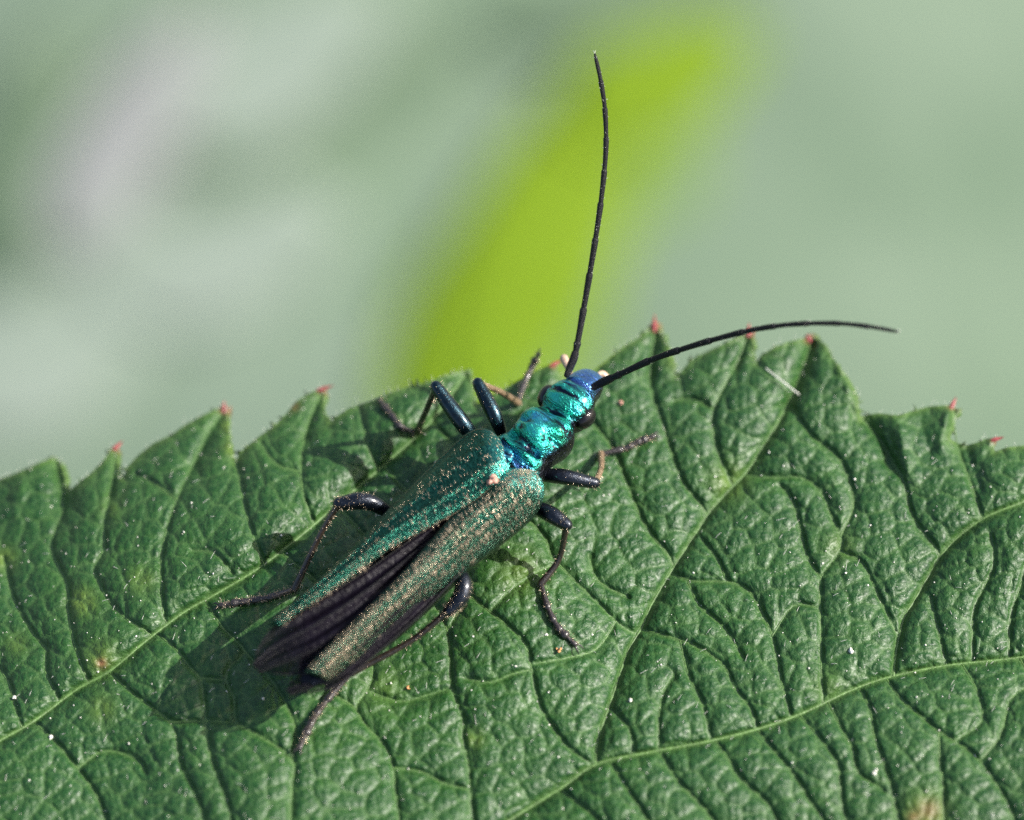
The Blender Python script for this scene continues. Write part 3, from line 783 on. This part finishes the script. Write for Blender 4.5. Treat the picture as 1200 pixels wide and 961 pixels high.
leg([(470, 610, 1.25), (432, 588, 1.7), (397, 590, 1.75)], [(0, 0, 0), (376, 625, 1.2), (0, 0, 0)], [(345, 690, .10), (318, 699, .08), (290, 704, .08), (258, 709, .08)], .165, .062, 'femur', 'tibia', 170)
leg([(622, 558, 1.25), (655, 558, 1.5), (697, 566, 1.35)], [(0, 0, 0), (704, 550, .8), (0, 0, 0)], [(704, 532, .10), (733, 525, .08), (750, 517, .08), (766, 511, .08)], .150, .060, 'femur', 'tibia_pale')
leg([(610, 588, 1.25), (640, 600, 1.55), (664, 615, 1.55)], [(0, 0, 0), (655, 655, .8), (0, 0, 0)], [(634, 684, .10), (642, 712, .08), (654, 735, .08), (674, 755, .08)], .160, .062, 'femur', 'tibia')
leg([(520, 660, 1.35), (541, 676, 1.65), (541, 697, 1.6), (526, 716, 1.45)], [(0, 0, 0), (480, 752, .95), (0, 0, 0)], [(412, 788, .30), (385, 818, .12), (367, 843, .10), (351, 876, .08)], .165, .065, 'femur', 'tibia', 170)

# ------------------------------------------------------------------ small things lying on the leaf and beetle
dp = sample_leaf(800); hz = leaf_height(dp); dc = P(dp[:, 0], dp[:, 1], hz + .01)
V, F = merge([blob(c, rng.choice([.008, .013, .020], p=[.62, .30, .08]), i) for i, c in enumerate(dc)])
tag(obj("dust", V, F, MAT['dust']), "fine white dust specks scattered over the green leaf", "dust", kind='stuff')
def grain(px, py, r, mat, label, z=None, group=None):
    z = ground(px, py) + r * .6 if z is None else z
    g = np.random.default_rng(int(px) * 7 + int(py))
    V, F = merge([blob(g.normal(0, .45, 3) * r * np.array([1, 1, .5]), r * g.uniform(.35, .75), k) for k in range(6)]); o = obj("pollen_grain", V, F, mat); o.location = P(px, py, z)
    tag(o, label, "pollen grain", group)
grain(577, 562, .13, MAT['pink'], "pinkish pollen lump stuck on the beetle's wing cases behind its scutellum", 2.62)
grain(728, 471, .055, MAT['pink'], "pale pink pollen grain on the leaf right of the beetle's head")
grain(655, 762, .05, MAT['pollen'], "orange grain on the leaf just below the claws of the right middle leg")
grain(640, 744, .038, MAT['dust'], "white grain on the leaf left of the right middle foot")
grain(997, 762, .052, MAT['dust'], "largest whitish grain on the right half of the leaf, above the long vein")
grain(59, 864, .045, MAT['dust'], "bright white grain beside the vein at the lower left of the leaf")
grain(17, 817, .038, MAT['dust'], "white grain near the leaf's left end above the lower vein")
grain(739, 820, .038, MAT['dust'], "white grain on the leaf between the two veins below the right middle foot")
grain(1026, 905, .045, MAT['dust'], "white grain near the bottom right, beside a brownish leaf patch")
grain(478, 806, .035, MAT['pollen'], "tiny orange grain on the leaf below the beetle's right hind leg")
q = smooth_path([(898, 432, ground(898, 432) + .12), (917, 447, ground(917, 447) + .16), (936, 462, ground(936, 462) + .06)], n=6)
V, F = tube(P(q[:, 0], q[:, 1], q[:, 2]), .016, 7)
tag(obj("fibre", V, F, MAT['hair']), "short clear shiny fibre lying on the leaf near the right antenna", "fibre")

# ------------------------------------------------------------------ background: plants well below and behind the leaf, and the ground
def mat_bg(name, c1, c2, rough=0.5, scale=0.12, thin=0.2):
    M = Mat(name); v = M.coord()
    c = M.ramp(M.noise(v, scale, 4), [(0.35, c1), (0.65, c2)])
    M.l(c, M.b.inputs['Base Color']); M.set(Roughness=rough, Specular_IOR_Level=0.4)
    M.l(M.bump(M.noise(v, scale * 6, 3), 0.4, 0.5), M.b.inputs['Normal'])
    M.thin(thin, c)
    return M.m
PALE = mat_bg("felted_leaf", (0.165, 0.245, 0.155), (0.225, 0.305, 0.21), 0.5, 0.05)
PALE2 = mat_bg("felted_leaf_grey", (0.160, 0.230, 0.158), (0.23, 0.305, 0.225), 0.5, 0.05)
PALE3 = mat_bg("felted_leaf_white", (0.25, 0.315, 0.25), (0.30, 0.36, 0.30), 0.5, 0.06)
MIDG = mat_bg("soft_green_leaf", (0.115, 0.18, 0.105), (0.165, 0.235, 0.145))
LIME = mat_bg("young_leaf", (0.20, 0.335, 0.008), (0.25, 0.39, 0.012), 0.45, 0.15, 0.35)
LIME2 = mat_bg("pale_young_leaf", (0.17, 0.285, 0.075), (0.21, 0.33, 0.10), 0.45, 0.15, 0.3)
DRY = mat_bg("dry_petal", (0.275, 0.295, 0.28), (0.32, 0.33, 0.325))
def far_leaf(px, py, depth, length, width, ang, tilt, mat, label, seed, name="background_leaf", cat="leaf", group="out of focus leaves behind", teeth=14, shape=1.0, flat=0.25):
    """a cupped, toothed leaf with a raised midrib, lying at its own distance"""
    g = np.random.default_rng(seed)
    c = Q(px, py, np.array(depth))
    nrm = -FWD * (1 - tilt) + np.array([0, 0, 1.0]) * tilt; nrm /= np.linalg.norm(nrm)
    a = math.radians(ang)
    ax = RIGHT * math.cos(a) + UP * math.sin(a); ax = ax - nrm * (ax @ nrm); ax /= np.linalg.norm(ax)
    sd_ = np.cross(nrm, ax)
    n, m = 60, 16
    V, F = [], []
    for i in range(n + 1):
        t = i / n
        wd = width / 2 * (math.sin(math.pi * t ** (0.8 * shape)) ** 0.7 + 0.01)
        wd *= 1 + 0.05 * ((t * teeth) % 1.0) * (0 < i < n)
        for j in range(-m, m + 1):
            u = j / m
            z = (-0.10 * width * u * u - 0.12 * length * (t - .5) ** 2 + 0.03 * width * abs(u) * math.sin(t * 20 + seed)) * flat
            z += 0.004 * width * flat * math.cos(6 * math.pi * (t * 3 + abs(u)))
            V.append(ax * (t - .5) * length + sd_ * u * wd + nrm * z)
    w_ = 2 * m + 1
    for i in range(n):
        for j in range(2 * m):
            F.append((i * w_ + j, i * w_ + j + 1, (i + 1) * w_ + j + 1, (i + 1) * w_ + j))
    o = empty(name, c); tag(o, label, cat, group); bpy.context.view_layer.update()
    b = obj("blade", V, F, mat, None); b.parent = o
    sd2 = b.modifiers.new("thickness", 'SOLIDIFY'); sd2.thickness = 0.25; sd2.offset = -1
    G = np.array(V).reshape(n + 1, w_, 3)[:, m]
    vv, ff = tube(G[::4] + nrm * .05, np.linspace(.35, .1, len(G[::4])), 8); r = obj("midrib", vv, ff, mat, None); r.parent = o
    return o
px = lambda n_, d_: n_ * 2 * HALF / 1200 * d_ / DIST
def far(x, y, depth, L, W, *rest, **kw): return far_leaf(x, y, depth, px(L, depth), px(W, depth), *rest, **kw)
far(1040, 260, 347, 1300, 1050, 62, .1, PALE, "broad smooth pale green leaf filling the blurred background at the right", 1)
far(650, 60, 348.5, 1200, 900, 5, .1, PALE, "blurred pale leaf behind the top of the upright antenna", 3)
far(260, 300, 348, 1300, 1000, 20, .1, PALE2, "broad blurred pale leaf filling the background at the left", 4)
far(250, 285, 346.6, 330, 190, 10, .1, PALE3, "small whitish blurred leaf in the middle of the left background", 5)
far(60, 400, 346.6, 330, 190, 30, .1, PALE3, "small whitish blurred leaf near the left edge above the leaf teeth", 6)
far(320, 70, 346.6, 330, 160, 30, .1, PALE3, "small whitish blurred leaf at the upper left, right of the mauve petal", 7)
far(35, 180, 346.4, 320, 130, 80, .1, MIDG, "darker green blurred leaf in the upper left corner", 8)
far(400, 130, 346.8, 460, 75, 28, .1, MIDG, "narrow darker green blurred leaf at the top, left of the lime leaf", 9)
far(730, -10, 347.2, 360, 100, 15, .1, MIDG, "darker green blurred leaf at the top edge above the lime leaflet", 10)
far(150, 150, 345.5, 330, 105, 58, .1, DRY, "mauve grey dry petal strip blurred at the upper left", 11, "dry_petal", "petal", None, 3)
far(640, 270, 346.7, 500, 180, 66, .1, LIME, "bright lime green young leaf blurred behind the upright antenna", 12)
far(700, 240, 347.2, 600, 250, 66, .1, LIME2, "pale yellow green leaf blurred between the lime leaf and the pale right background", 15)
far(775, 90, 346.8, 250, 140, 25, .1, LIME, "small lime green leaflet blurred right of the upright antenna's tip", 13)
far(582, 400, 347.0, 460, 240, 76, .1, LIME, "low lime green leaflet blurred just behind the leaf edge at centre", 14)
# ground
M = Mat("ground_soil"); v = M.coord()
M.l(M.ramp(M.noise(v, 0.03, 6), [(0.35, (0.12, 0.17, 0.10)), (0.6, (0.20, 0.27, 0.17)), (0.75, (0.24, 0.28, 0.20))]), M.b.inputs['Base Color'])
M.set(Roughness=0.9)
n = 61
gxs = np.sign(np.linspace(-1, 1, n)) * np.abs(np.linspace(-1, 1, n)) ** 3 * 6000
X, Y = np.meshgrid(gxs, gxs + 200)
Z = -330 + 6 * np.sin(X / 37) * np.cos(Y / 51)
F = [(j * n + i, j * n + i + 1, (j + 1) * n + i + 1, (j + 1) * n + i) for j in range(n - 1) for i in range(n - 1)]
tag(obj("ground", np.stack([X.ravel(), Y.ravel(), Z.ravel()], 1), F, M.m), "blurred green ground far below the leaves", None, kind='structure')
